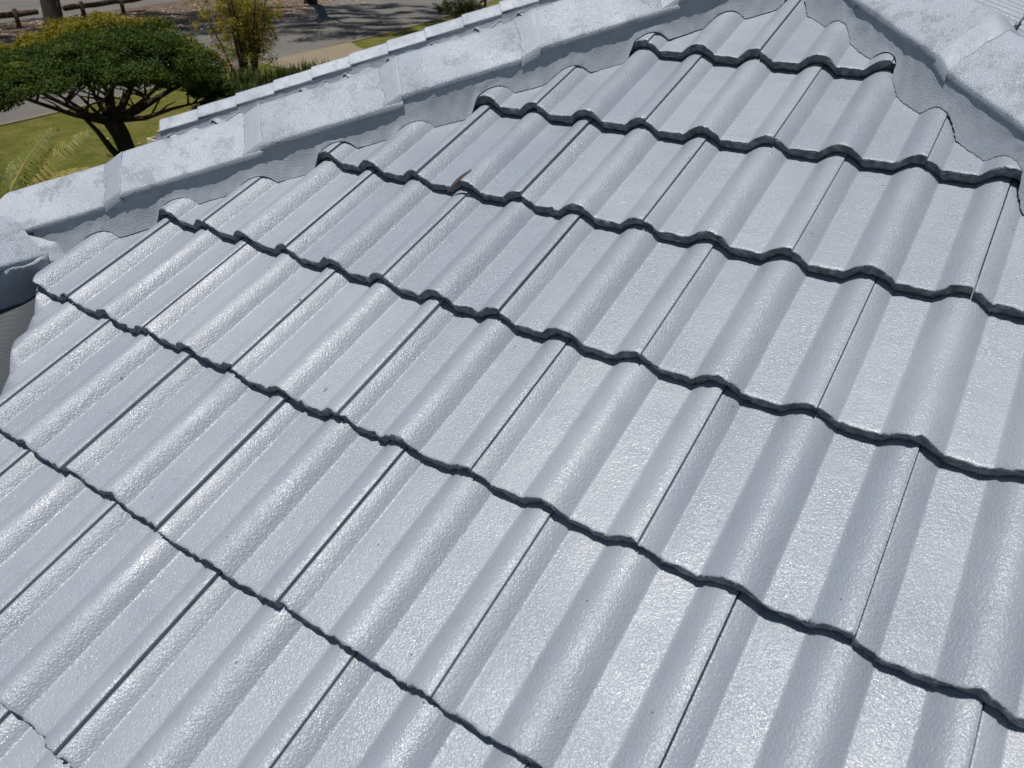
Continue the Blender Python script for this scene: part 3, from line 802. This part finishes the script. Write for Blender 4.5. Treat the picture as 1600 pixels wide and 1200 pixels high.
# orange flowers
fl = empty('flowering_plant', (-18.9, 12.0, 0)); tag(fl, 'small plant with orange pink flower heads beside the dark tree crown', 'flowers')
mb = MB(); heads = [(0, 0, 1.12), (.12, .16, .98), (-.1, .1, .86)]
for h_ in heads: mb.tube([(h_[0] * .3, h_[1] * .3, 0), (h_[0] * .7, h_[1] * .7, h_[2] * .6), h_], [.014, .012, .008], 5)
mb.build('stem', M_LF_DARK, fl)
for h_ in heads:
    mb = MB()
    for i in range(14):
        a = i * 2.4; d = Vector((math.cos(a), math.sin(a), .35 + .5 * (i % 3) / 2)).normalized(); s_ = d.cross(Vector((0, 0, 1))).normalized(); c = Vector(h_)
        mb.add([c, c + d * .07 + s_ * .03, c + d * .12, c + d * .07 - s_ * .03], [(0, 1, 2, 3)])
    mb.build('flower_head', M_PETAL, fl)
# round bush on the far lawn
bs = empty('bush', (-27.3, 34.2, 0)); tag(bs, 'low rounded dark green bush on the strip of lawn beyond the driveway', 'bush')
g = random.Random(4); cs = [Vector((g.gauss(0, .75), g.gauss(0, .75), abs(g.gauss(.45, .25)) + .05)) for _ in range(70)]
leaf_cloud('foliage', cs, [g.uniform(.2, .38) for _ in cs], 120, .075, M_LF_BUSH, bs, (0, 1), .9, .3, None, 12, .5, .2)
mb = MB(); mb.tube([(0, 0, -.05), (.05, 0, .5)], [.06, .03], 6); mb.build('stem', M_BARK, bs)
# timber post with a short rail beyond the bush
lp = empty('rail_post', (-27.9, 37.4, 0)); tag(lp, 'short dark timber post with crossbar beside the far bush', 'post')
mb = MB(); mb.tube([(0, 0, -.2), (0, 0, .72)], .075, 8, .1); mb.build('post', M_LOG, lp)
mb = MB(); mb.tube([(.55, -1.25, .66), (0, 0, .68), (-.2, .5, .69)], .06, 8, .1); mb.build('rail', M_LOG, lp)

# log barriers
def barrier(a, b_, posts, label):
    a, b_ = Vector(a), Vector(b_); t = empty('log_barrier', (a.x, a.y, 0)); tag(t, label, 'barrier', 'log barriers along the far road')
    mb = MB(); n = 8; mb.tube([Vector((0, 0, .62)).lerp(b_ - a + Vector((0, 0, .62)), i / n) + Vector((0, 0, .02 * math.sin(i * 1.7))) for i in range(n + 1)], [.13 + .012 * math.sin(i * 2.1) for i in range(n + 1)], 10, .15)
    mb.build('rail', M_LOG, t, True)
    for q in posts:
        c = (b_ - a) * q
        mb = MB(); mb.tube([c + Vector((.16, -.05, -.3)), c + Vector((.16, -.05, .4)), c + Vector((.16, -.05, .86))], [.12, .11, .105], 10, .12); mb.build('post', M_LOG, t, True)
barrier((-41.3, 11.2, 0), (-42.2, 18.9, 0), (.25, .85), 'weathered log barrier ending just left of the gum trunk')
barrier((-43.0, 20.7, 0), (-45.2, 26.6, 0), (.2, .70), 'weathered log barrier on two posts right of the gum trunk')

# palm beside the house, only its fronds rise above the hip
pm = empty('palm', (-10.25, 1.70, 0)); tag(pm, 'low palm with arching feathery fronds on the lawn at the left edge', 'palm')
mb = MB(); mb.tube([(0, 0, -.1), (0, 0, .5), (0, 0, 1.0)], [.24, .2, .16], 10, .25); mb.build('trunk', M_BARK, pm, True)
plat = Vector((0.30, 0.95, 0)); pdep = Vector((-0.95, 0.30, 0))
g = random.Random(15)
def frond(az, el, L, droop, tone, seed):
    gg = random.Random(seed); vs, fs, tn = [], [], []
    h = (plat * math.cos(az) + pdep * math.sin(az)); p = Vector((0, 0, 1.0)); d = (h * math.cos(el) + Vector((0, 0, math.sin(el)))).normalized(); n = 26; pts = [p.copy()]
    for i in range(n):
        p = p + d * (L / n); pts.append(p.copy()); d = (d - Vector((0, 0, droop * (0.3 + i / n) / n))).normalized()
    mbf = MB(); mbf.tube(pts, [.020 * (1 - .85 * i / n) for i in range(n + 1)], 5)
    k0 = len(mbf.f); vs, fs = mbf.v, mbf.f; tn = [.85] * k0
    for i in range(4, int(n * 1.9) + 1):
        f = i / int(n * 1.9); q = min(int(f * n), n - 1); c = pts[q].lerp(pts[q + 1], f * n - q); t = (pts[q + 1] - pts[q]).normalized()
        sd0 = t.cross(Vector((0, 0, 1))).normalized(); upv = sd0.cross(t)
        Ll = L * .26 * math.sin(math.pi * (0.12 + .82 * f)) * gg.uniform(.85, 1.1)
        for sg in (-1, 1):
            dl = (sd0 * sg * .8 + t * .55 + upv * .28).normalized(); wv = t * .012; b0 = len(vs)
            m1 = c + dl * Ll * .5; e1 = c + dl * Ll * .93 - Vector((0, 0, Ll * .5))
            vs += [tuple(c - wv * .6), tuple(c + wv * .6), tuple(m1 + wv), tuple(m1 - wv), tuple(e1)]
            fs += [(b0, b0 + 1, b0 + 2, b0 + 3), (b0 + 3, b0 + 2, b0 + 4)]; tn += [min(1, tone + gg.uniform(-.15, .15))] * 2
    me = mesh('frond', vs, fs, M_LF_PALM); at = me.attributes.new('tone', 'FLOAT', 'FACE'); at.data.foreach_set('value', tn)
    link('frond', me, pm)
for i, (az, el, L, dr, tone) in enumerate([(.10, .80, 1.75, .75, .62), (.0, .62, 1.55, .9, .8), (.35, .95, 1.55, .9, .45), (.75, .80, 1.45, 1.0, .4), (1.3, .9, 1.4, 1.1, .35), (-.35, .75, 1.45, 1.0, .7),
                                            (-.8, .7, 1.35, 1.1, .6), (2.0, .9, 1.4, 1.1, .4), (2.7, .8, 1.5, 1.2, .55), (-1.5, .8, 1.3, 1.3, .5), (-2.3, .8, 1.4, 1.3, .6), (.2, .42, 1.4, 1.0, .55), (.55, .55, 1.5, 1.1, .85), (1.7, .6, 1.4, 1.3, .6), (-.15, .35, 1.3, 1.0, .9)]):
    frond(az, el, L, dr, tone, 40 + i)

# ------------------------------------------------------------------ small things
def leaf_mesh(L, W, seed, mat=M_DRY):
    g = random.Random(seed); n = 6; vs, fs = [], []
    for i in range(n + 1):
        q = i / n; w = W * math.sin(math.pi * (0.05 + .93 * q)) ** .8
        z = .25 * L * (q - .5) ** 2 + g.uniform(-.02, .02) * L
        for s_ in (-1, 0, 1): vs.append((L * (q - .5), s_ * w, z + (abs(s_) * w * .45)))
    for i in range(n):
        for s_ in range(2): a = i * 3 + s_; fs.append((a, a + 1, a + 4, a + 3))
    n0 = len(vs); vs += [(x, y, z - .0012) for x, y, z in vs]; fs += [tuple(n0 + i for i in f)[::-1] for f in fs]
    return mesh('fallen_leaf', vs, fs, mat, smooth=True)
lm = [leaf_mesh(.15, .04, i) for i in range(4)]
g = random.Random(77)
for i, (x, y) in enumerate([(-18.2, 7.9), (-17.3, 8.6), (-17.6, 7.4), (-16.2, 6.6), (-16.9, 9.2), (-15.6, 8.9), (-18.9, 6.8), (-15.2, 5.6), (-16.0, 4.9), (-19.6, 7.3), (-17.0, 5.4), (-19.2, 9.2), (-15.9, 10.2), (-18.4, 10.4), (-16.6, 7.6)]):
    o = link('fallen_leaf', lm[i % 4]); o.location = (x, y, .03); o.rotation_euler = (g.uniform(-.3, .3), g.uniform(-.3, .3), g.uniform(0, 6.28)); s_ = g.uniform(.6, 1.2); o.scale = (s_,) * 3
    tag(o, 'single pale dry leaf fallen on the sunlit lawn', 'leaf', 'dry leaves on the lawn')
# dry blade caught on the edge of a tile
P0 = FA.w(-0.475 - .0, -3 * G - .075, .052)
def surfA(u, v): return FA.w(u, v, surf(u, v))
dl = mesh('dry_leaf', [], [], M_DRYTWIG)
vs, fs = [], []
a = FA.w(-.640, -3 * G - .028, .008); b_ = FA.w(-.582, -3 * G + .010, .054)
for i in range(9):
    q = i / 8; c = a.lerp(b_, q) + FA.Nn * (.006 * math.sin(math.pi * q)); w = .006 * math.sin(math.pi * (.06 + .93 * q)) ** .9 + .0004
    sd = FA.U * .8 + FA.V * -.3
    vs += [c - sd * w, c + FA.Nn * .0022, c + sd * w]
for i in range(8):
    for s_ in range(2): k = i * 3 + s_; fs.append((k, k + 1, k + 4, k + 3))
n0 = len(vs); vs += [v - FA.Nn * .0012 for v in vs]; fs += [tuple(n0 + i for i in f)[::-1] for f in fs]
o = link('dry_leaf', mesh('dry_leaf', vs, fs, M_DRYTWIG, smooth=True)); tag(o, 'narrow brown dry leaf caught on the dark edge of a roof tile', 'leaf')
# leaf and bark litter on the verge
vs, fs = [], []
g = random.Random(5)
for i in range(2600):
    y = g.uniform(8, 40); xa = -37.0 - max(0, y - 30) * .5; x = xa - g.uniform(-.6, 8.5) if g.random() < .8 else xa + g.uniform(0, 3)
    c = Vector((x, y, .03)); a_ = g.uniform(0, 6.28); L = g.uniform(.06, .28); d = Vector((math.cos(a_), math.sin(a_), g.uniform(-.1, .2))); s_ = Vector((-d.y, d.x, g.uniform(-.3, .3))) * L * .22
    k = len(vs); vs += [c - d * L * .5, c + s_, c + d * L * .5 + Vector((0, 0, .02)), c - s_]; fs.append((k, k + 1, k + 2, k + 3))
o = link('leaf_litter', mesh('leaf_litter', vs, fs, M_DRY)); tag(o, 'brown leaf and bark litter scattered over the shaded far verge', 'leaf litter', None, 'stuff')
